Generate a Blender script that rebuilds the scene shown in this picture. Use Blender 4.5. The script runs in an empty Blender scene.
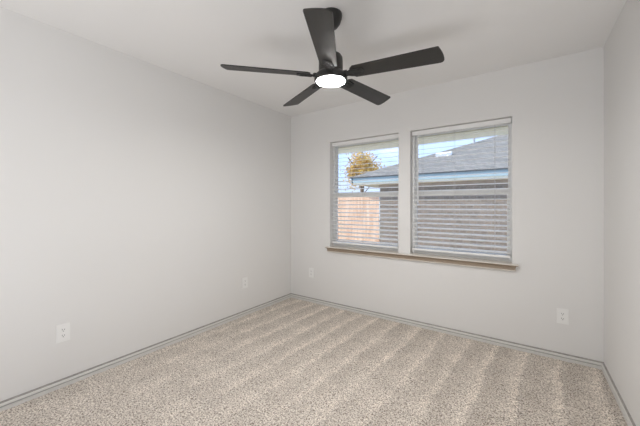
import bpy, bmesh, math, random
import numpy as np
from mathutils import Vector, Matrix, Euler

random.seed(7)
rng = np.random.default_rng(11)
PI = math.pi
scene = bpy.context.scene
COL = scene.collection

# ---------------------------------------------------------------- camera
W, H, D = 3.093, 2.44, 3.42          # room width (x), height (z), length (-y)
cam_d = bpy.data.cameras.new('camera')
cam = bpy.data.objects.new('camera', cam_d)
COL.objects.link(cam)
cam.location = (2.602, -3.059, 1.2375)
cam.rotation_euler = (PI / 2, 0, math.radians(34.75))
cam_d.sensor_width = 36.0
cam_d.lens = 295.2 / 640 * 36.0
cam_d.shift_y = -(213 - 205.67) / 640
cam_d.clip_start = 0.02
scene.camera = cam

# ---------------------------------------------------------------- view, sky, sun
scene.view_settings.view_transform = 'Standard'
scene.view_settings.look = 'None'
scene.view_settings.gamma = 1.0
scene.view_settings.exposure = 1.33
LAMP = 80.0
FILL = 21.0
world = bpy.data.worlds.new('sky')
scene.world = world
world.use_nodes = True
wt = world.node_tree
for n in list(wt.nodes):
    wt.nodes.remove(n)
def wn(t, **k):
    n = wt.nodes.new(t)
    for a, b in k.items():
        setattr(n, a, b)
    return n
tc = wn('ShaderNodeTexCoord')
mp = wn('ShaderNodeMapping')
mp.inputs['Scale'].default_value = (1, 1, 2.6)
ns = wn('ShaderNodeTexNoise')
ns.inputs['Scale'].default_value = 4.2
ns.inputs['Detail'].default_value = 6
ns.inputs['Roughness'].default_value = .55
cr = wn('ShaderNodeValToRGB')
cr.color_ramp.elements[0].position = .52
cr.color_ramp.elements[1].position = .75
cr.color_ramp.elements[0].color = (.42, .58, .92, 1)
cr.color_ramp.elements[1].color = (.93, .95, 1, 1)
bg = wn('ShaderNodeBackground')
bg.inputs['Strength'].default_value = .85
wo = wn('ShaderNodeOutputWorld')
wt.links.new(tc.outputs['Generated'], mp.inputs['Vector'])
wt.links.new(mp.outputs['Vector'], ns.inputs['Vector'])
wt.links.new(ns.outputs['Fac'], cr.inputs['Fac'])
wt.links.new(cr.outputs['Color'], bg.inputs['Color'])
wt.links.new(bg.outputs['Background'], wo.inputs['Surface'])

sun_d = bpy.data.lights.new('sun', 'SUN')
sun_d.energy = 2.0
sun_d.angle = .01
sun_d.color = (1, .93, .82)
sun = bpy.data.objects.new('sun', sun_d)
COL.objects.link(sun)
sdir = Vector((.72, .50, -.72))       # light travels this way
sun.rotation_euler = sdir.to_track_quat('-Z', 'Y').to_euler()
sun.location = (-6, -6, 9)

# added unseen fill lamp behind the wide opening, bounced off the ceiling
fill_d = bpy.data.lights.new('fill_light', 'AREA')
fill_d.shape = 'RECTANGLE'
fill_d.size, fill_d.size_y = 1.9, .9
fill_d.energy = FILL
fill_d.color = (.97, .98, 1)
hall = bpy.data.objects.new('fill_light', fill_d)  # the added unseen fill lamp
COL.objects.link(hall)
hall.location = (2.15, -4.15, .06)
hall.rotation_euler = Vector((0, .08, 1)).to_track_quat('-Z', 'Y').to_euler()

# ---------------------------------------------------------------- materials
def mat(name, col, rough=.6, metal=0, noise=None, bump=None, spec=.5, emit=None):
    """noise = (scale, amount); bump = (scale, strength, distance)"""
    m = bpy.data.materials.new(name)
    m.use_nodes = True
    t = m.node_tree
    b = t.nodes['Principled BSDF']
    b.inputs['Base Color'].default_value = (*col, 1)
    b.inputs['Roughness'].default_value = rough
    b.inputs['Metallic'].default_value = metal
    b.inputs['Specular IOR Level'].default_value = spec
    c = t.nodes.new('ShaderNodeTexCoord')
    if noise:
        n = t.nodes.new('ShaderNodeTexNoise')
        n.inputs['Scale'].default_value = noise[0]
        n.inputs['Detail'].default_value = 4
        r = t.nodes.new('ShaderNodeValToRGB')
        a = noise[1]
        r.color_ramp.elements[0].position = .3
        r.color_ramp.elements[1].position = .7
        r.color_ramp.elements[0].color = (*[x * (1 - a) for x in col], 1)
        r.color_ramp.elements[1].color = (*[min(1, x * (1 + a)) for x in col], 1)
        t.links.new(c.outputs['Object'], n.inputs['Vector'])
        t.links.new(n.outputs['Fac'], r.inputs['Fac'])
        t.links.new(r.outputs['Color'], b.inputs['Base Color'])
    if bump:
        n = t.nodes.new('ShaderNodeTexNoise')
        n.inputs['Scale'].default_value = bump[0]
        n.inputs['Detail'].default_value = 3
        u = t.nodes.new('ShaderNodeBump')
        u.inputs['Strength'].default_value = bump[1]
        u.inputs['Distance'].default_value = bump[2]
        t.links.new(c.outputs['Object'], n.inputs['Vector'])
        t.links.new(n.outputs['Fac'], u.inputs['Height'])
        t.links.new(u.outputs['Normal'], b.inputs['Normal'])
    if emit:
        b.inputs['Emission Color'].default_value = (*emit[0], 1)
        b.inputs['Emission Strength'].default_value = emit[1]
    return m

M_wall = mat('wall_paint', (.815, .805, .79), .75, noise=(1.5, .006), bump=(170, .12, .002), spec=.25)
M_ceil = mat('ceiling_paint', (.868, .857, .845), .85, noise=(2, .006), bump=(120, .15, .002), spec=.2)
M_trim = mat('trim_paint', (.73, .715, .685), .38, noise=(6, .02))
M_top_shade = mat('baseboard_top_shade', (.37, .35, .325), .7, noise=(30, .15))  # moulding's shadow line painted on the baseboard top
M_sill = mat('sill_paint', (.74, .69, .63), .4, noise=(8, .02))
M_apron_shade = mat('apron_shade', (.33, .26, .195), .5, noise=(8, .05))  # shade below the sill nose, put into the apron colour
M_groove_shade = mat('baseboard_groove_shade', (.40, .39, .365), .6, noise=(20, .05))  # shade inside the groove, put into its colour
M_vinyl = mat('window_vinyl', (.89, .89, .88), .35, noise=(5, .01))
M_blind = mat('blind_slat', (.90, .895, .88), .4, noise=(4, .01))
M_cord = mat('blind_cord', (.55, .54, .51), .8, noise=(40, .1))
M_wand = mat('tilt_wand', (.85, .85, .84), .25, noise=(10, .01))
M_black = mat('fan_black', (.020, .019, .018), .42, noise=(25, .1))
M_iron = mat('fan_bracket', (.022, .022, .022), .62, 0, noise=(25, .1))
M_screw = mat('screw_dark', (.05, .05, .05), .4, .5, noise=(60, .1))
M_plate = mat('outlet_plastic', (.90, .895, .88), .35, noise=(9, .01))
M_slot = mat('outlet_slot', (.10, .095, .09), .6, noise=(50, .1))
M_lens = mat('lamp_lens', (.9, .9, .9), .5, noise=(5, .01), emit=((1, .985, .96), LAMP))
M_cream = mat('cream_soffit', (.93, .87, .70), .7, noise=(3, .08))
M_brown = mat('frieze_brown', (.34, .27, .21), .8, noise=(4, .12))
M_teal = mat('teal_gutter', (.34, .44, .465), .5, noise=(2, .05))
M_white = mat('white_metal', (.86, .86, .85), .5, noise=(5, .02))
M_bark = mat('bark', (.16, .11, .07), .9, noise=(9, .3), bump=(20, .5, .02))
M_drip_shade = mat('drip_edge_shade', (.06, .065, .07), .6, noise=(5, .1))
M_pipe = mat('vent_pipe', (.42, .42, .42), .6, noise=(9, .1))
M_farwall = mat('pale_siding', (.62, .64, .66), .8, noise=(2, .05))
M_farroof = mat('blue_grey_shingle', (.38, .43, .48), .9, noise=(3, .15))
M_grass = mat('pale_ground', (.46, .43, .35), .95, noise=(3, .3), bump=(60, .6, .03))

def wood_mat():
    m = mat('fan_blade_black', (.022, .021, .020), .45)
    t = m.node_tree
    b = t.nodes['Principled BSDF']
    c = t.nodes.new('ShaderNodeTexCoord')
    p = t.nodes.new('ShaderNodeMapping')
    p.inputs['Scale'].default_value = (6, 120, 40)
    n = t.nodes.new('ShaderNodeTexNoise')
    n.inputs['Scale'].default_value = 1.5
    n.inputs['Detail'].default_value = 5
    r = t.nodes.new('ShaderNodeValToRGB')
    r.color_ramp.elements[0].color = (.016, .015, .014, 1)
    r.color_ramp.elements[1].color = (.034, .031, .028, 1)
    u = t.nodes.new('ShaderNodeBump')
    u.inputs['Strength'].default_value = .15
    u.inputs['Distance'].default_value = .001
    t.links.new(c.outputs['Object'], p.inputs['Vector'])
    t.links.new(p.outputs['Vector'], n.inputs['Vector'])
    t.links.new(n.outputs['Fac'], r.inputs['Fac'])
    t.links.new(r.outputs['Color'], b.inputs['Base Color'])
    t.links.new(n.outputs['Fac'], u.inputs['Height'])
    t.links.new(u.outputs['Normal'], b.inputs['Normal'])
    return m
M_blade = wood_mat()

def glass_mat():
    m = bpy.data.materials.new('window_glass')
    m.use_nodes = True
    t = m.node_tree
    for n in list(t.nodes):
        t.nodes.remove(n)
    o = t.nodes.new('ShaderNodeOutputMaterial')
    mx = t.nodes.new('ShaderNodeMixShader')
    tr = t.nodes.new('ShaderNodeBsdfTransparent')
    tr.inputs['Color'].default_value = (.95, .96, .96, 1)
    gl = t.nodes.new('ShaderNodeBsdfGlossy')
    gl.inputs['Roughness'].default_value = .02
    fr = t.nodes.new('ShaderNodeFresnel')
    fr.inputs['IOR'].default_value = 1.45
    t.links.new(fr.outputs['Fac'], mx.inputs['Fac'])
    t.links.new(tr.outputs['BSDF'], mx.inputs[1])
    t.links.new(gl.outputs['BSDF'], mx.inputs[2])
    t.links.new(mx.outputs['Shader'], o.inputs['Surface'])
    return m
M_glass = glass_mat()

def brick_mat(name, c1, c2, mortar, sc, w=.5, h=.25, msize=.02):
    m = mat(name, c1, .9, spec=.1)
    t = m.node_tree
    b = t.nodes['Principled BSDF']
    c = t.nodes.new('ShaderNodeTexCoord')
    s = t.nodes.new('ShaderNodeSeparateXYZ')
    k = t.nodes.new('ShaderNodeCombineXYZ')
    ad = t.nodes.new('ShaderNodeMath')
    br = t.nodes.new('ShaderNodeTexBrick')
    br.inputs['Color1'].default_value = (*c1, 1)
    br.inputs['Color2'].default_value = (*c2, 1)
    br.inputs['Mortar'].default_value = (*mortar, 1)
    br.inputs['Scale'].default_value = sc
    br.inputs['Mortar Size'].default_value = msize
    br.inputs['Brick Width'].default_value = w
    br.inputs['Row Height'].default_value = h
    t.links.new(c.outputs['Object'], s.inputs[0])
    t.links.new(s.outputs['X'], ad.inputs[0])
    t.links.new(s.outputs['Y'], ad.inputs[1])
    t.links.new(ad.outputs[0], k.inputs['X'])
    t.links.new(s.outputs['Z'], k.inputs['Y'])
    t.links.new(k.outputs[0], br.inputs['Vector'])
    t.links.new(br.outputs['Color'], b.inputs['Base Color'])
    return m
M_brick = brick_mat('grey_brown_brick', (.17, .138, .11), (.25, .195, .15), (.27, .235, .205), 2.3, msize=.03)
M_shingle = brick_mat('grey_shingle', (.215, .205, .185), (.285, .27, .245), (.12, .115, .11), 4, .9, .26, .03)

def fence_mat():
    m = mat('cedar_fence', (.66, .42, .27), .85, spec=.1)
    t = m.node_tree
    b = t.nodes['Principled BSDF']
    c = t.nodes.new('ShaderNodeTexCoord')
    p = t.nodes.new('ShaderNodeMapping')
    p.inputs['Scale'].default_value = (9, 9, .8)
    n = t.nodes.new('ShaderNodeTexNoise')
    n.inputs['Scale'].default_value = 1.2
    n.inputs['Detail'].default_value = 6
    r = t.nodes.new('ShaderNodeValToRGB')
    r.color_ramp.elements[0].position = .3
    r.color_ramp.elements[1].position = .75
    r.color_ramp.elements[0].color = (.55, .33, .21, 1)
    r.color_ramp.elements[1].color = (.82, .60, .44, 1)
    t.links.new(c.outputs['Object'], p.inputs['Vector'])
    t.links.new(p.outputs['Vector'], n.inputs['Vector'])
    t.links.new(n.outputs['Fac'], r.inputs['Fac'])
    t.links.new(r.outputs['Color'], b.inputs['Base Color'])
    return m
M_fence = fence_mat()

def leaf_mat():
    m = mat('autumn_leaves', (.75, .5, .12), .7, spec=.2)
    t = m.node_tree
    b = t.nodes['Principled BSDF']
    c = t.nodes.new('ShaderNodeTexCoord')
    n = t.nodes.new('ShaderNodeTexNoise')
    n.inputs['Scale'].default_value = 3.5
    n.inputs['Detail'].default_value = 5
    r = t.nodes.new('ShaderNodeValToRGB')
    e = r.color_ramp.elements
    e[0].position, e[0].color = .3, (.42, .23, .07, 1)
    e[1].position, e[1].color = .72, (.85, .68, .26, 1)
    x = e.new(.5)
    x.color = (.70, .46, .12, 1)
    t.links.new(c.outputs['Object'], n.inputs['Vector'])
    t.links.new(n.outputs['Fac'], r.inputs['Fac'])
    t.links.new(r.outputs['Color'], b.inputs['Base Color'])
    return m
M_leaf = leaf_mat()

def carpet_mat():
    m = mat('beige_carpet', (.5, .43, .36), .95, spec=.05)
    t = m.node_tree
    N, L = t.nodes, t.links
    b = N['Principled BSDF']
    b.inputs['Sheen Weight'].default_value = .15
    c = N.new('ShaderNodeTexCoord')
    n1 = N.new('ShaderNodeTexNoise')
    n1.inputs['Scale'].default_value = 115
    n1.inputs['Detail'].default_value = 2.5
    n1.inputs['Roughness'].default_value = .6
    r1 = N.new('ShaderNodeValToRGB')
    e = r1.color_ramp.elements
    e[0].position, e[0].color = .37, (.23, .19, .158, 1)
    e[1].position, e[1].color = .64, (.93, .86, .775, 1)
    k = e.new(.47)
    k.color = (.60, .525, .455, 1)
    # vacuum tracks: pile-lean shading painted in, as wedges that run towards the window wall
    s = N.new('ShaderNodeSeparateXYZ')
    n2 = N.new('ShaderNodeTexNoise')
    n2.inputs['Scale'].default_value = 1.1
    n2.inputs['Detail'].default_value = 3
    ma = N.new('ShaderNodeMath'); ma.operation = 'MULTIPLY_ADD'     # x + noise*.25
    ma.inputs[1].default_value = .12
    my = N.new('ShaderNodeMath'); my.operation = 'MULTIPLY_ADD'     # slight skew with y
    my.inputs[1].default_value = -.07
    mf = N.new('ShaderNodeMath'); mf.operation = 'MULTIPLY_ADD'
    mf.inputs[1].default_value = 1 / .22
    mf.inputs[2].default_value = .25
    fr = N.new('ShaderNodeMath'); fr.operation = 'FRACT'
    r2 = N.new('ShaderNodeValToRGB')
    q = r2.color_ramp.elements
    q[0].position, q[0].color = 0, (.86, .852, .843, 1)
    q[1].position, q[1].color = 1, (.86, .852, .843, 1)
    for ps, v in ((.30, .94), (.48, 1.06), (.60, 1.20), (.66, 1.13), (.76, .86)):
        z = q.new(ps); z.color = (v, v * .995, v * .99, 1)
    n3 = N.new('ShaderNodeTexNoise')
    n3.inputs['Scale'].default_value = 5
    n3.inputs['Detail'].default_value = 5
    r3 = N.new('ShaderNodeValToRGB')
    r3.color_ramp.elements[0].position = .3
    r3.color_ramp.elements[1].position = .7
    r3.color_ramp.elements[0].color = (.90, .90, .90, 1)
    r3.color_ramp.elements[1].color = (1.08, 1.08, 1.08, 1)
    m1 = N.new('ShaderNodeMix'); m1.data_type = 'RGBA'; m1.blend_type = 'MULTIPLY'
    m2 = N.new('ShaderNodeMix'); m2.data_type = 'RGBA'; m2.blend_type = 'MULTIPLY'
    mr = N.new('ShaderNodeMapRange')
    mr.inputs['From Min'].default_value = -2.5
    mr.inputs['From Max'].default_value = -.7
    mr.inputs['To Min'].default_value = .0
    mr.inputs['To Max'].default_value = 1.1
    mk = N.new('ShaderNodeMath'); mk.operation = 'MULTIPLY'
    mk.use_clamp = True
    nk = N.new('ShaderNodeTexNoise')
    nk.inputs['Scale'].default_value = 2.3
    nk.inputs['Detail'].default_value = 3
    kr = N.new('ShaderNodeMapRange')
    kr.inputs['From Min'].default_value = .35
    kr.inputs['From Max'].default_value = .6
    kr.inputs['To Min'].default_value = .4
    L.new(c.outputs['Object'], nk.inputs['Vector'])
    L.new(nk.outputs['Fac'], kr.inputs['Value'])
    L.new(s.outputs['Y'], mr.inputs['Value'])
    L.new(mr.outputs[0], mk.inputs[0])
    L.new(kr.outputs[0], mk.inputs[1])
    L.new(mk.outputs[0], m1.inputs['Factor'])
    nf = N.new('ShaderNodeTexNoise')
    nf.inputs['Scale'].default_value = 30
    nf.inputs['Detail'].default_value = 3
    mj = N.new('ShaderNodeMath'); mj.operation = 'MULTIPLY_ADD'
    mj.inputs[1].default_value = .09
    L.new(c.outputs['Object'], nf.inputs['Vector'])
    L.new(nf.outputs['Fac'], mj.inputs[0])
    L.new(s.outputs['X'], mj.inputs[2])
    m2.inputs['Factor'].default_value = 1
    L.new(c.outputs['Object'], n1.inputs['Vector'])
    L.new(c.outputs['Object'], n2.inputs['Vector'])
    L.new(c.outputs['Object'], n3.inputs['Vector'])
    L.new(c.outputs['Object'], s.inputs[0])
    L.new(n1.outputs['Fac'], r1.inputs['Fac'])
    L.new(n2.outputs['Fac'], ma.inputs[0])
    L.new(mj.outputs[0], ma.inputs[2])
    L.new(s.outputs['Y'], my.inputs[0])
    L.new(ma.outputs[0], my.inputs[2])
    L.new(my.outputs[0], mf.inputs[0])
    L.new(mf.outputs[0], fr.inputs[0])
    L.new(fr.outputs[0], r2.inputs['Fac'])
    L.new(n3.outputs['Fac'], r3.inputs['Fac'])
    L.new(r1.outputs['Color'], m1.inputs['A'])
    L.new(r2.outputs['Color'], m1.inputs['B'])
    L.new(m1.outputs['Result'], m2.inputs['A'])
    L.new(r3.outputs['Color'], m2.inputs['B'])
    L.new(m2.outputs['Result'], b.inputs['Base Color'])
    return m
M_carpet = carpet_mat()

# ---------------------------------------------------------------- helpers
def build(name, bm, m, parent=None, loc=None, rot=None, smooth=False, bevel=0):
    if bevel:
        bmesh.ops.bevel(bm, geom=[e for e in bm.edges if e.calc_face_angle(0) > .5], offset=bevel, segments=2,
                        affect='EDGES', profile=.5)
    bmesh.ops.recalc_face_normals(bm, faces=bm.faces)
    me = bpy.data.meshes.new(name)
    bm.to_mesh(me)
    bm.free()
    for x in (m if isinstance(m, (list, tuple)) else [m]):
        me.materials.append(x)
    if smooth:
        me.polygons.foreach_set('use_smooth', [True] * len(me.polygons))
        me.set_sharp_from_angle(angle=math.radians(38))
    o = bpy.data.objects.new(name, me)
    COL.objects.link(o)
    if parent:
        o.parent = parent
    if loc:
        o.location = loc
    if rot:
        o.rotation_euler = rot
    return o

def box(bm, x0, x1, y0, y1, z0, z1, mi=0):
    v = [bm.verts.new(p) for p in ((x0, y0, z0), (x1, y0, z0), (x1, y1, z0), (x0, y1, z0),
                                   (x0, y0, z1), (x1, y0, z1), (x1, y1, z1), (x0, y1, z1))]
    for f in ((0, 3, 2, 1), (4, 5, 6, 7), (0, 1, 5, 4), (1, 2, 6, 5), (2, 3, 7, 6), (3, 0, 4, 7)):
        bm.faces.new([v[i] for i in f]).material_index = mi
    return v

def bx(*a):
    bm = bmesh.new()
    box(bm, *a)
    return bm

def lathe(prof, n=48):
    """prof: list of (radius, z); closed with caps when radius is 0 at the ends"""
    bm = bmesh.new()
    rings = []
    for r, z in prof:
        if r < 1e-6:
            rings.append([bm.verts.new((0, 0, z))])
        else:
            rings.append([bm.verts.new((r * math.cos(2 * PI * i / n), r * math.sin(2 * PI * i / n), z)) for i in range(n)])
    for a, b in zip(rings[:-1], rings[1:]):
        for i in range(n):
            j = (i + 1) % n
            if len(a) == 1 and len(b) == 1:
                continue
            if len(a) == 1:
                bm.faces.new((a[0], b[i], b[j]))
            elif len(b) == 1:
                bm.faces.new((a[i], a[j], b[0]))
            else:
                bm.faces.new((a[i], a[j], b[j], b[i]))
    return bm

def cyl(bm, p0, p1, r, n=10):
    p0, p1 = Vector(p0), Vector(p1)
    q = (p1 - p0).to_track_quat('Z', 'Y').to_matrix()
    A = [bm.verts.new(p0 + q @ Vector((r * math.cos(2 * PI * i / n), r * math.sin(2 * PI * i / n), 0))) for i in range(n)]
    B = [bm.verts.new(p1 + q @ Vector((r * math.cos(2 * PI * i / n), r * math.sin(2 * PI * i / n), 0))) for i in range(n)]
    for i in range(n):
        j = (i + 1) % n
        bm.faces.new((A[i], A[j], B[j], B[i]))
    bm.faces.new(A[::-1])
    bm.faces.new(B)

def plate(bm, pts, z0, z1):
    """extrude a closed outline"""
    A = [bm.verts.new((x, y, z0)) for x, y in pts]
    B = [bm.verts.new((x, y, z1)) for x, y in pts]
    n = len(pts)
    for i in range(n):
        j = (i + 1) % n
        bm.faces.new((A[i], A[j], B[j], B[i]))
    bm.faces.new(A[::-1])
    bm.faces.new(B)

def empty(name, loc=(0, 0, 0), rot=(0, 0, 0), parent=None):
    o = bpy.data.objects.new(name, None)
    o.empty_display_size = .1
    COL.objects.link(o)
    o.location = loc
    o.rotation_euler = rot
    if parent:
        o.parent = parent
    return o

def tag(o, label, cat, group=None, kind=None):
    o['label'] = label
    o['category'] = cat
    if group:
        o['group'] = group
    if kind:
        o['kind'] = kind
    return o

def struct(o, label=None, cat=None):
    o['kind'] = 'structure'
    if label:
        o['label'] = label
        o['category'] = cat
    return o

# ---------------------------------------------------------------- room shell
TH = .16
WIN = [(.627, 1.497), (1.622, 2.511)]
WZ0, WZ1 = .735, 2.018
struct(build('floor', bx(-TH, W + TH, -D - TH, TH, -.15, -.02), M_trim), 'floor slab under the beige carpet', 'floor')
struct(build('ceiling', bx(-TH, W + TH, -D - TH, TH, H, H + .14), M_ceil), 'plain off-white painted ceiling', 'ceiling')
struct(build('wall_left', bx(-TH, 0, -D, TH, -.02, H), M_wall), 'long plain off-white wall on the left', 'wall')
struct(build('wall_right', bx(W, W + TH, -D, TH, -.02, H), M_wall), 'plain off-white wall at the right edge', 'wall')
bm = bmesh.new()                                    # the near wall with a wide opening added to pass the fill light
box(bm, -TH, .20, -D - TH, -D, -.02, H)
box(bm, 3.00, W + TH, -D - TH, -D, -.02, H)
box(bm, .20, 3.00, -D - TH, -D, 2.36, H)
struct(build('wall_near', bm, M_wall), 'off-white wall behind the viewer with an added wide opening for fill light', 'wall')
hy = -D - TH  # unseen hall added behind the opening to carry the fill light
bm = bmesh.new()
box(bm, -.8, W + .8, hy - 2.2, hy, -.15, -.012)
struct(build('floor_added_hall', bm, M_sill), 'added unseen hall floor behind the viewer', 'floor')
bm = bmesh.new()
box(bm, -.8, W + .8, hy - 2.2, hy, H, H + .14)
struct(build('ceiling_added_hall', bm, M_ceil), 'added unseen hall ceiling behind the viewer', 'ceiling')
bm = bmesh.new()
box(bm, -.9, -.8, hy - 2.2, hy, -.02, H)
box(bm, W + .8, W + .9, hy - 2.2, hy, -.02, H)
box(bm, -.9, W + .9, hy - 2.3, hy - 2.2, -.02, H)
struct(build('wall_added_hall', bm, M_wall), 'added unseen hall wall behind the viewer', 'wall')
bm = bmesh.new()
xs = [0, WIN[0][0], WIN[0][1], WIN[1][0], WIN[1][1], W]
zs = [-.02, WZ0 - .03, WZ1, H]
for i in range(5):
    for j in range(3):
        if j == 1 and i in (1, 3):
            continue
        box(bm, xs[i], xs[i + 1], 0, TH, zs[j], zs[j + 1])
bmesh.ops.remove_doubles(bm, verts=bm.verts, dist=1e-5)
# drop the interior faces shared by two neighbouring boxes
seen = {}
for f in bm.faces:
    seen.setdefault(tuple(round(c, 4) for c in f.calc_center_median()), []).append(f)
dead = [f for fs in seen.values() if len(fs) > 1 for f in fs]
bmesh.ops.delete(bm, geom=dead, context='FACES_ONLY')
struct(build('wall_far', bm, M_wall), 'off-white wall with two windows', 'wall')

# baseboards: moulded profile (distance from wall, height); shadow lines at top and groove are painted darker
PROF = [(0, -.015), (.015, -.015), (.015, .019), (.008, .021), (.008, .026), (.0138, .029), (.013, .040),
        (.009, .0445), (.008, .0525), (0, .054)]
def baseboard(name, fn, label):
    bm = bmesh.new()
    A = [bm.verts.new(fn(d, z, 0)) for d, z in PROF]
    B = [bm.verts.new(fn(d, z, 1)) for d, z in PROF]
    n = len(PROF)
    for i in range(n - 1):
        f = bm.faces.new((A[i], A[i + 1], B[i + 1], B[i]))
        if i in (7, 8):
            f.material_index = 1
        if i in (3, 4):
            f.material_index = 2
    bm.faces.new((A[n - 1], A[0], B[0], B[n - 1]))
    bm.faces.new(A)
    bm.faces.new(B[::-1])
    struct(build(name, bm, [M_trim, M_top_shade, M_groove_shade]), label, 'baseboard')
baseboard('baseboard_far', lambda d, z, s: (W - d if s else d, -d, z), 'moulded off-white baseboard under the windows')
baseboard('baseboard_left', lambda d, z, s: (d, -D + d if s else -d, z), 'moulded off-white baseboard along the left wall')
baseboard('baseboard_right', lambda d, z, s: (W - d, -D + d if s else -d, z), 'moulded off-white baseboard along the right wall')

# carpet: a dense grid of tufts
cs = .0075
nx, ny = int((W - .026) / cs), int((D - .013) / cs)
gx = np.linspace(.0135, W - .0135, nx)
gy = np.linspace(-D + .001, -.0135, ny)
hz = rng.random((ny, nx))
hz = (hz + np.roll(hz, 1, 0) + np.roll(hz, 1, 1) + np.roll(hz, (1, 1), (0, 1))) / 4
hz = (hz - .5) * .0085 - .0015
X, Y = np.meshgrid(gx, gy)
X = X + (rng.random(X.shape) - .5) * .003 * ((X > .02) & (X < W - .02))
Y = Y + (rng.random(X.shape) - .5) * .003 * ((Y < -.02) & (Y > -D + .01))
vs = np.stack([X, Y, hz], -1).reshape(-1, 3)
idx = np.arange(nx * ny).reshape(ny, nx)
fs = np.stack([idx[:-1, :-1], idx[:-1, 1:], idx[1:, 1:], idx[1:, :-1]], -1).reshape(-1, 4)
me = bpy.data.meshes.new('carpet_pile')
me.vertices.add(len(vs))
me.vertices.foreach_set('co', vs.ravel())
me.loops.add(fs.size)
me.loops.foreach_set('vertex_index', fs.ravel())
me.polygons.add(len(fs))
me.polygons.foreach_set('loop_start', np.arange(0, fs.size, 4))
me.update(calc_edges=True)
me.materials.append(M_carpet)
me.polygons.foreach_set('use_smooth', np.ones(len(fs), dtype=bool))
o = bpy.data.objects.new('carpet', me)
COL.objects.link(o)
tag(o, 'beige and brown speckled wall-to-wall carpet with vacuum tracks', 'carpet', kind='stuff')

# window stool with moulded apron, mitred returns at both ends
SP = [(0, .735), (.040, .735), (.045, .732), (.046, .726), (.043, .721), (.032, .717), (.026, .705), (.024, .690),
      (.028, .683), (.025, .674), (.012, .669), (0, .668)]
bm = bmesh.new()
sx0, sx1 = .630, 2.512
A = [bm.verts.new((sx0 - d, -d, z)) for d, z in SP]
B = [bm.verts.new((sx1 + d, -d, z)) for d, z in SP]
A0 = [bm.verts.new((sx0 - d, 0, z)) for d, z in SP]
B0 = [bm.verts.new((sx1 + d, 0, z)) for d, z in SP]
for P, Q in ((A0, A), (A, B), (B, B0)):
    for i in range(len(SP) - 1):
        if (P[i].co - P[i + 1].co).length > 1e-6:
            f = bm.faces.new((P[i], P[i + 1], Q[i + 1], Q[i]))
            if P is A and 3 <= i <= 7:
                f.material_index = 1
bmesh.ops.remove_doubles(bm, verts=bm.verts, dist=1e-5)
bm.faces.ensure_lookup_table()
for x0, x1 in WIN:
    box(bm, x0, x1, -.002, .081, .712, .735)
struct(build('trim_1', bm, [M_sill, M_apron_shade]), 'long cream window sill with moulded apron, its shade painted brown, below both windows', 'window sill')

# ---------------------------------------------------------------- windows
def window(n, x0, x1):
    root = struct(empty('window_%d' % n, ((x0 + x1) / 2, .112, WZ0)), ['left', 'right'][n - 1] + ' white vinyl single-hung window', 'window')
    hw = (x1 - x0) / 2
    h = WZ1 - WZ0
    fw = .022
    bm = bmesh.new()
    box(bm, -hw, -hw + fw, -.03, .04, 0, h)
    box(bm, hw - fw, hw, -.03, .04, 0, h)
    box(bm, -hw + fw, hw - fw, -.03, .04, 0, fw)
    box(bm, -hw + fw, hw - fw, -.03, .04, h - fw, h)
    build('window_frame', bm, M_vinyl, root, bevel=.002)
    def sash(name, z0, z1, y0, y1, rb, rt, st):
        bm = bmesh.new()
        a = hw - fw
        box(bm, -a, -a + st, y0, y1, z0, z1)
        box(bm, a - st, a, y0, y1, z0, z1)
        box(bm, -a + st, a - st, y0, y1, z0, z0 + rb)
        box(bm, -a + st, a - st, y0, y1, z1 - rt, z1)
        s = build(name, bm, M_vinyl, root, bevel=.002)
        ym = (y0 + y1) / 2
        build('glass_pane', bx(-a + st, a - st, ym - .002, ym + .002, z0 + rb, z1 - rt), M_glass, s)
        return s
    mid = 1.365 - WZ0
    lo = sash('lower_sash', fw, mid + .022, -.02, .008, .040, .048, .018)
    sash('upper_sash', mid - .025, h - fw, .010, .036, .045, .022, .012)
    bm = bmesh.new()
    box(bm, -.03, .03, -.028, -.020, mid + .008, mid + .020)
    box(bm, -.012, .012, -.034, -.028, mid + .010, mid + .018)
    build('sash_lock', bm, M_vinyl, lo, bevel=.0015)
for i, (x0, x1) in enumerate(WIN):
    window(i + 1, x0, x1)

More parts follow.
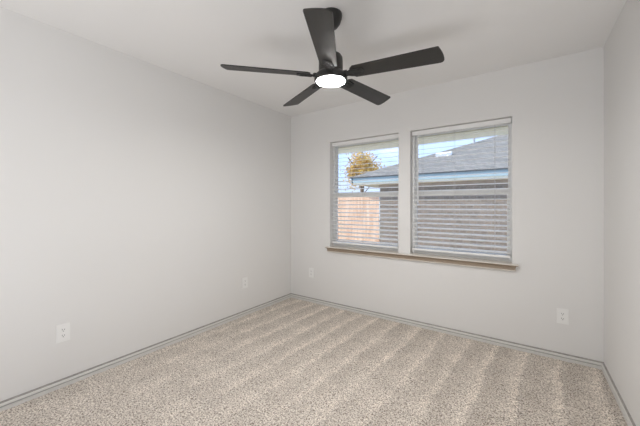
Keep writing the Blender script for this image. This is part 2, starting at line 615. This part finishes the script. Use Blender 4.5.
# ---------------------------------------------------------------- blinds
def blind(x0, x1, label, wand=True, cords=(.10, .5, .85)):
    root = tag(empty('window_blind', ((x0 + x1) / 2, .050, WZ0)), label, 'blind', 'white horizontal blinds in the windows')
    w = x1 - x0
    hw = w / 2 - .010
    top = WZ1 - WZ0 - .005
    bm = bmesh.new()                                   # headrail: an open-topped steel channel with a front lip
    box(bm, -hw, hw, -.010, .028, top - .040, top - .037)
    box(bm, -hw, hw, -.013, -.010, top - .042, top)
    box(bm, -hw, hw, .026, .029, top - .040, top)
    build('headrail', bm, M_blind, root)
    for s in (-1, 1):
        e0 = hw + .001 if s > 0 else -hw - .004
        build('end_bracket', bx(e0, e0 + .003, -.014, .030, top - .044, top), M_blind, root)
    bot = .055
    pitch = .0475
    tilt = math.radians(11.5)
    z = bot + .030
    proto = None
    while z < top - .055:
        if proto is None:
            bm = bmesh.new()                           # crowned slat
            n = 6
            up, dn = [], []
            for k in range(n + 1):
                t = k / n * 2 - 1
                yy = t * .025
                zz = .0016 * (1 - t * t)
                up.append([bm.verts.new((sx, yy, zz + .0014)) for sx in (-hw + .004, hw - .004)])
                dn.append([bm.verts.new((sx, yy, zz - .0014)) for sx in (-hw + .004, hw - .004)])
            for k in range(n):
                bm.faces.new((up[k][0], up[k][1], up[k + 1][1], up[k + 1][0]))
                bm.faces.new((dn[k][0], dn[k + 1][0], dn[k + 1][1], dn[k][1]))
                for q in (0, 1):
                    bm.faces.new((up[k][q], up[k + 1][q], dn[k + 1][q], dn[k][q]))
            bm.faces.new((up[0][0], up[0][1], dn[0][1], dn[0][0]))
            bm.faces.new((up[n][0], up[n][1], dn[n][1], dn[n][0]))
            proto = build('slat', bm, M_blind, root, (0, 0, z), (tilt, 0, 0), smooth=True)
        else:
            c = proto.copy()
            COL.objects.link(c)
            c.location = (0, 0, z)
        z += pitch
    build('bottom_rail', bx(-hw + .004, hw - .004, -.025, .025, bot - .012, bot + .006), M_blind, root, bevel=.004)
    for f in cords:
        bm = bmesh.new()
        xx = -hw + f * 2 * hw
        cyl(bm, (xx, -.0275, bot), (xx, -.0275, top - .04), .0009, 6)
        cyl(bm, (xx, .0275, bot), (xx, .0275, top - .04), .0009, 6)
        build('ladder_cord', bm, M_cord, root)
    if wand:
        bm = bmesh.new()
        xx = -hw + .066
        cyl(bm, (xx, -.036, top - .05), (xx, -.034, top - .75), .005, 8)
        cyl(bm, (xx, -.032, top - .028), (xx, -.036, top - .052), .002, 6)
        build('tilt_wand', bm, M_wand, root)
    return root
blind(*WIN[0], 'white horizontal slat blind in the left window, in front of the fence', wand=False, cords=(.12, .5, .88))
blind(*WIN[1], 'white horizontal slat blind in the right window, with a tilt wand', cords=(.12, .47, .86))

# ---------------------------------------------------------------- ceiling fan
FX, FY = 1.599, -1.494
DZ = -.022                                                # length of rod below the canopy
fan = tag(empty('ceiling_fan', (FX, FY, H), Matrix.Rotation(math.radians(.8), 3, Vector((.8217, .570, 0))).to_euler()), 'black five-blade ceiling fan with a lit round white lamp', 'ceiling fan')
build('canopy', lathe([(0, 0), (.070, 0), (.071, -.008), (.069, -.028), (.060, -.055), (.042, -.080), (.022, -.092), (.016, -.094), (0, -.094)]),
      M_black, fan, smooth=True)
build('downrod', lathe([(0, -.08), (.0125, -.08), (.0125, -.275), (0, -.275)], 20), M_black, fan, smooth=True)
build('coupling', lathe([(0, -.200), (.022, -.200), (.026, -.205), (.028, -.240), (0, -.240)], 28), M_black, fan, loc=(0, 0, DZ), smooth=True)
build('motor_housing', lathe([(0, -.232), (.050, -.232), (.066, -.237), (.074, -.250), (.076, -.268), (.076, -.338), (.088, -.350),
                              (.100, -.362), (.104, -.375), (.104, -.392), (.098, -.396), (0, -.396)]), M_black, fan, loc=(0, 0, DZ), smooth=True)
build('lamp_lens', lathe([(0, -.3955), (.0895, -.3955), (.0905, -.3975), (.089, -.3995), (.060, -.4010), (0, -.4015)]),
      M_lens, fan, loc=(0, 0, DZ), smooth=True)

BZ = -.382
def blade_outline():
    pts = []
    r0, r1 = .135, .664
    w0, w1 = .052, .065
    pts += [(r0 + .02, -w0), (r1 - .034, -w1), (r1 - .028, -w1 + .004)]      # trailing edge, crisp corner
    for k in range(1, 10):                                                       # slanted, bowed tip
        t = k / 10
        pts.append((r1 - .028 + .024 * math.sin(t * PI * .5), -w1 + .004 + t * (2 * w1 - .026)))
    for k in range(6):
        a = k / 5 * PI / 2
        pts.append((r1 - .026 + .022 * math.cos(a), w1 - .022 + .022 * math.sin(a)))
    pts += [(r0 + .02, w0), (r0, w0 - .018), (r0 - .004, 0), (r0, -w0 + .018)]
    return pts

def bracket_bm():
    bm = bmesh.new()
    arm = [(.060, -.022), (.110, -.017), (.135, -.030), (.160, -.034)]
    tip = [(.206 + .012 * math.cos(a), .028 * math.sin(a)) for a in np.linspace(-PI / 2, PI / 2, 9)]
    pts = arm + tip + [(x, -y) for x, y in arm[::-1]]
    plate(bm, pts, -.0115, -.0052)
    for s in (-1, 1):                                    # two raised ribs along the plate
        box(bm, .120, .196, s * .014 - .004, s * .014 + .004, -.0150, -.0116)
    box(bm, .058, .112, -.018, .018, -.0135, .006)
    return bm
blade0 = None
base_ang = math.radians(34.75)                            # picture-right direction in the room
for k in range(5):
    ang = base_ang + math.radians(47 + 72 * k)
    rot = Euler((math.radians(-13), 0, 0)).to_matrix()
    R = Matrix.Rotation(ang, 3, 'Z') @ rot
    e = R.to_euler()
    if blade0 is None:
        bm = bmesh.new()
        plate(bm, blade_outline(), -.005, .0015)
        blade0 = build('blade', bm, M_blade, fan, (0, 0, BZ), e, bevel=.0018)
        br0 = build('blade_bracket', bracket_bm(), M_iron, blade0, bevel=.0012)
        scr = []
        for px, py in ((.148, 0), (.176, .0235), (.176, -.0235), (.205, 0)):
            bm = bmesh.new()
            cyl(bm, (0, 0, -.0140), (0, 0, -.0116), .0045, 10)
            scr.append(build('screw', bm, M_screw, blade0, (px, py, 0)))
    else:
        c = blade0.copy(); COL.objects.link(c)
        c.rotation_euler = e
        for ch in [br0] + scr:
            d = ch.copy(); COL.objects.link(d)
            d.parent = c

# ---------------------------------------------------------------- outlets
def outlet(loc, rz, label):
    root = tag(empty('wall_outlet', loc, (0, 0, rz)), label, 'outlet', 'white wall outlets')
    # local: x along the wall, -y into the room
    build('cover_plate', bx(-.037, .037, -.006, -.0005, -.060, .060), M_plate, root, bevel=.0022)
    for s in (-1, 1):
        zc = s * .0195
        bm = bmesh.new()
        pts = []
        for k in range(24):
            a = 2 * PI * k / 24
            pts.append((max(-.0145, min(.0145, .0172 * math.cos(a))), max(-.0135, min(.0135, .0172 * math.sin(a)))))
        A = [bm.verts.new((x, -.0058, zc + y)) for x, y in pts]
        B = [bm.verts.new((x, -.0078, zc + y)) for x, y in pts]
        for i in range(24):
            j = (i + 1) % 24
            bm.faces.new((A[i], A[j], B[j], B[i]))
        bm.faces.new(A); bm.faces.new(B[::-1])
        r = build('receptacle', bm, M_plate, root)
        bm = bmesh.new()
        box(bm, -.0075, -.0050, -.0082, -.0076, zc - .001, zc + .0085)
        box(bm, .0050, .0075, -.0082, -.0076, zc - .001, zc + .0070)
        box(bm, -.0025, .0025, -.0082, -.0076, zc - .0095, zc - .0050)
        build('slots', bm, M_slot, r)
    bm = bmesh.new()
    cyl(bm, (0, -.0060, 0), (0, -.0072, 0), .0032, 12)
    build('screw', bm, M_plate, root)
outlet((0, -2.400, .367), PI / 2, 'white outlet on the left wall, nearest the viewer')
outlet((0, -.800, .367), PI / 2, 'white outlet low on the left wall, nearer the far corner')
outlet((.345, 0, .375), 0, 'white outlet on the window wall, between the left corner and the sill')
outlet((2.851, 0, .350), 0, 'white outlet on the window wall, right of the sill, near the right corner')

# ---------------------------------------------------------------- outside
GZ = -.60
struct(build('ground', bx(-45, 45, TH, 60, GZ - .2, GZ), M_grass), 'dry lawn outside the windows', 'ground')
struct(build('trim_2', bx(-3, W + 3, TH, .52, 1.968, 2.06), M_cream), 'cream soffit of the eave above the windows', 'soffit')

# neighbouring house with a hip roof
hx0, hx1, hy0, hy1, ez, pitch = -3.31, 12.5, 7.80, 19.0, 2.42, .413
house = tag(empty('neighbouring_house', (4.6, 13, GZ)), 'neighbouring brick house with grey hip roof and pale teal gutter', 'house')
def hb(name, bm, m, par=house, **k):
    bmesh.ops.translate(bm, vec=-Vector(house.location), verts=bm.verts)
    return build(name, bm, m, par, **k)
hb('brick_wall', bx(hx0 + 1.03, hx1 - .5, hy0 + .5, hy1 - .5, GZ, ez - .46), M_brick)
hb('frieze_board', bx(hx0 + 1.0, hx1 - .47, hy0 + .47, hy1 - .47, ez - .46, ez - .32), M_brown)
hb('soffit', bx(hx0 + .05, hx1 - .05, hy0 + .05, hy1 - .05, ez - .32, ez - .17), M_cream)
hb('gutter', (lambda b: (box(b, hx0, hx1, hy0 - .02, hy0 + .05, ez - .24, ez - .03), box(b, hx0 - .02, hx0 + .05, hy0 - .02, hy1, ez - .24, ez - .03), b)[2])(bmesh.new()), M_teal)
hb('drip_edge_shadow', (lambda b: (box(b, hx0 - .07, hx1, hy0 - .075, hy0 - .052, ez - .055, ez + .006), box(b, hx0 - .075, hx0 - .052, hy0 - .052, hy1, ez - .055, ez + .006), b)[2])(bmesh.new()), M_drip_shade)  # dark strip standing for the shadow line above the gutter
hd = (hy1 - hy0) / 2
bm = bmesh.new()
def rv(x, y, z): return bm.verts.new((x, y, z))
o_ = .05
c4 = [rv(hx0 - o_, hy0 - o_, ez), rv(hx1 + o_, hy0 - o_, ez), rv(hx1 + o_, hy1 + o_, ez), rv(hx0 - o_, hy1 + o_, ez)]
r2 = [rv(hx0 + hd, hy0 + hd, ez + pitch * hd), rv(hx1 - hd, hy0 + hd, ez + pitch * hd)]
bm.faces.new((c4[0], c4[1], r2[1], r2[0])); bm.faces.new((c4[1], c4[2], r2[1]))
bm.faces.new((c4[2], c4[3], r2[0], r2[1])); bm.faces.new((c4[3], c4[0], r2[0]))
b4 = [rv(v.co.x, v.co.y, ez - .028) for v in c4]
for i in range(4):
    j = (i + 1) % 4
    bm.faces.new((c4[i], c4[j], b4[j], b4[i]))
bm.faces.new(b4[::-1])
hb('shingle_roof', bm, M_shingle)
bm = bmesh.new()
box(bm, -.30, .30, -.12, .12, -.02, .10)
bmesh.ops.rotate(bm, verts=bm.verts, cent=(0, 0, 0), matrix=Matrix.Rotation(math.atan(pitch), 3, 'X'))
bmesh.ops.translate(bm, verts=bm.verts, vec=(-.16, 9.97, 3.35))
hb('roof_vent', bm, M_white)
bm = bmesh.new()
cyl(bm, (.75, 11.6, 3.95), (.75, 11.6, 4.45), .05, 12)
hb('vent_pipe', bm, M_pipe)

# cedar fence from the corner of that house towards the left
fy = 8.29
fence = tag(empty('wooden_fence', (-2.29, fy, GZ)), 'sunlit cedar plank fence beside the neighbouring house', 'fence')
bm = bmesh.new()
x = -.02
while x > -11:
    h = 2.35 + random.uniform(-.008, .008)
    yj = random.uniform(-.004, .004)
    plate_pts = [(x - .138, 0), (x, 0), (x, h - .03), (x - .03, h), (x - .108, h), (x - .138, h - .03)]
    A = [bm.verts.new((a, -.02 + yj, b)) for a, b in plate_pts]
    B = [bm.verts.new((a, yj, b)) for a, b in plate_pts]
    for i in range(6):
        j = (i + 1) % 6
        bm.faces.new((A[i], A[j], B[j], B[i]))
    bm.faces.new(A[::-1]); bm.faces.new(B)
    x -= .143
build('board_panel', bm, M_fence, fence)
for zz in (.4, 1.2, 2.05):
    build('rail', bx(-11, 0, .005, .045, zz - .045, zz + .045), M_fence, fence)
for k in range(5):
    build('post', bx(-.1 - 2.4 * k - .09, -.1 - 2.4 * k, .046, .136, 0, 2.3), M_fence, fence)

# autumn tree beyond the fence
def tree(x, y, z, r, hgt, label):
    root = tag(empty('autumn_tree', (x, y, GZ)), label, 'tree')
    bm = bmesh.new()
    cyl(bm, (0, 0, 0), (.05, 0, hgt * .55), .14, 10)
    for k in range(9):
        a = k * 2.4
        q = hgt * (.42 + .035 * k)
        cyl(bm, (.04, 0, q), (math.cos(a) * r * .7, math.sin(a) * r * .7, q + r * .75), .035, 7)
    build('trunk', bm, M_bark, root)
    vs, fs = [], []
    cen = []
    for k in range(26):
        u = rng.normal(size=3); u /= np.linalg.norm(u)
        cen.append((u * r * rng.uniform(.25, .85)) * np.array([1.15, 1, .95]) + np.array([0, 0, hgt * .74]))
    for c in cen:
        for q in range(150):
            p = c + rng.normal(size=3) * r * .17
            a = rng.normal(size=3); a /= np.linalg.norm(a)
            b = np.cross(a, rng.normal(size=3)); b /= np.linalg.norm(b)
            s = rng.uniform(.05, .10)
            i = len(vs)
            nn = np.cross(a, b) * s * .25
            vs += [tuple(p - a * s), tuple(p + b * s * .6 + nn), tuple(p + a * s), tuple(p - b * s * .6 + nn)]
            fs += [(i, i + 1, i + 2), (i, i + 2, i + 3)]
    me = bpy.data.meshes.new('foliage')
    me.from_pydata(vs, [], fs)
    me.materials.append(M_leaf)
    o = bpy.data.objects.new('foliage', me)
    COL.objects.link(o)
    o.parent = root
tree(-7.6, 17.2, 0, 1.7, 6.15, 'golden autumn tree seen beyond the fence and gutter end')

# pale house further off, low behind the fence
fh = tag(empty('distant_house', (-15, 27, GZ)), 'distant pale house with blue-grey roof low behind the fence', 'house')
build('wall', bx(-9, 9, -3, 3, 0, 3.2), M_farwall, fh)
bm = bmesh.new()
v = [bm.verts.new(p) for p in ((-9.5, -3.5, 3.2), (9.5, -3.5, 3.2), (9.5, 3.5, 3.2), (-9.5, 3.5, 3.2), (-8, 0, 4.8), (8, 0, 4.8))]
for f in ((0, 1, 5, 4), (1, 2, 5), (2, 3, 4, 5), (3, 0, 4), (3, 2, 1, 0)):
    bm.faces.new([v[i] for i in f])
build('roof', bm, M_farroof, fh)
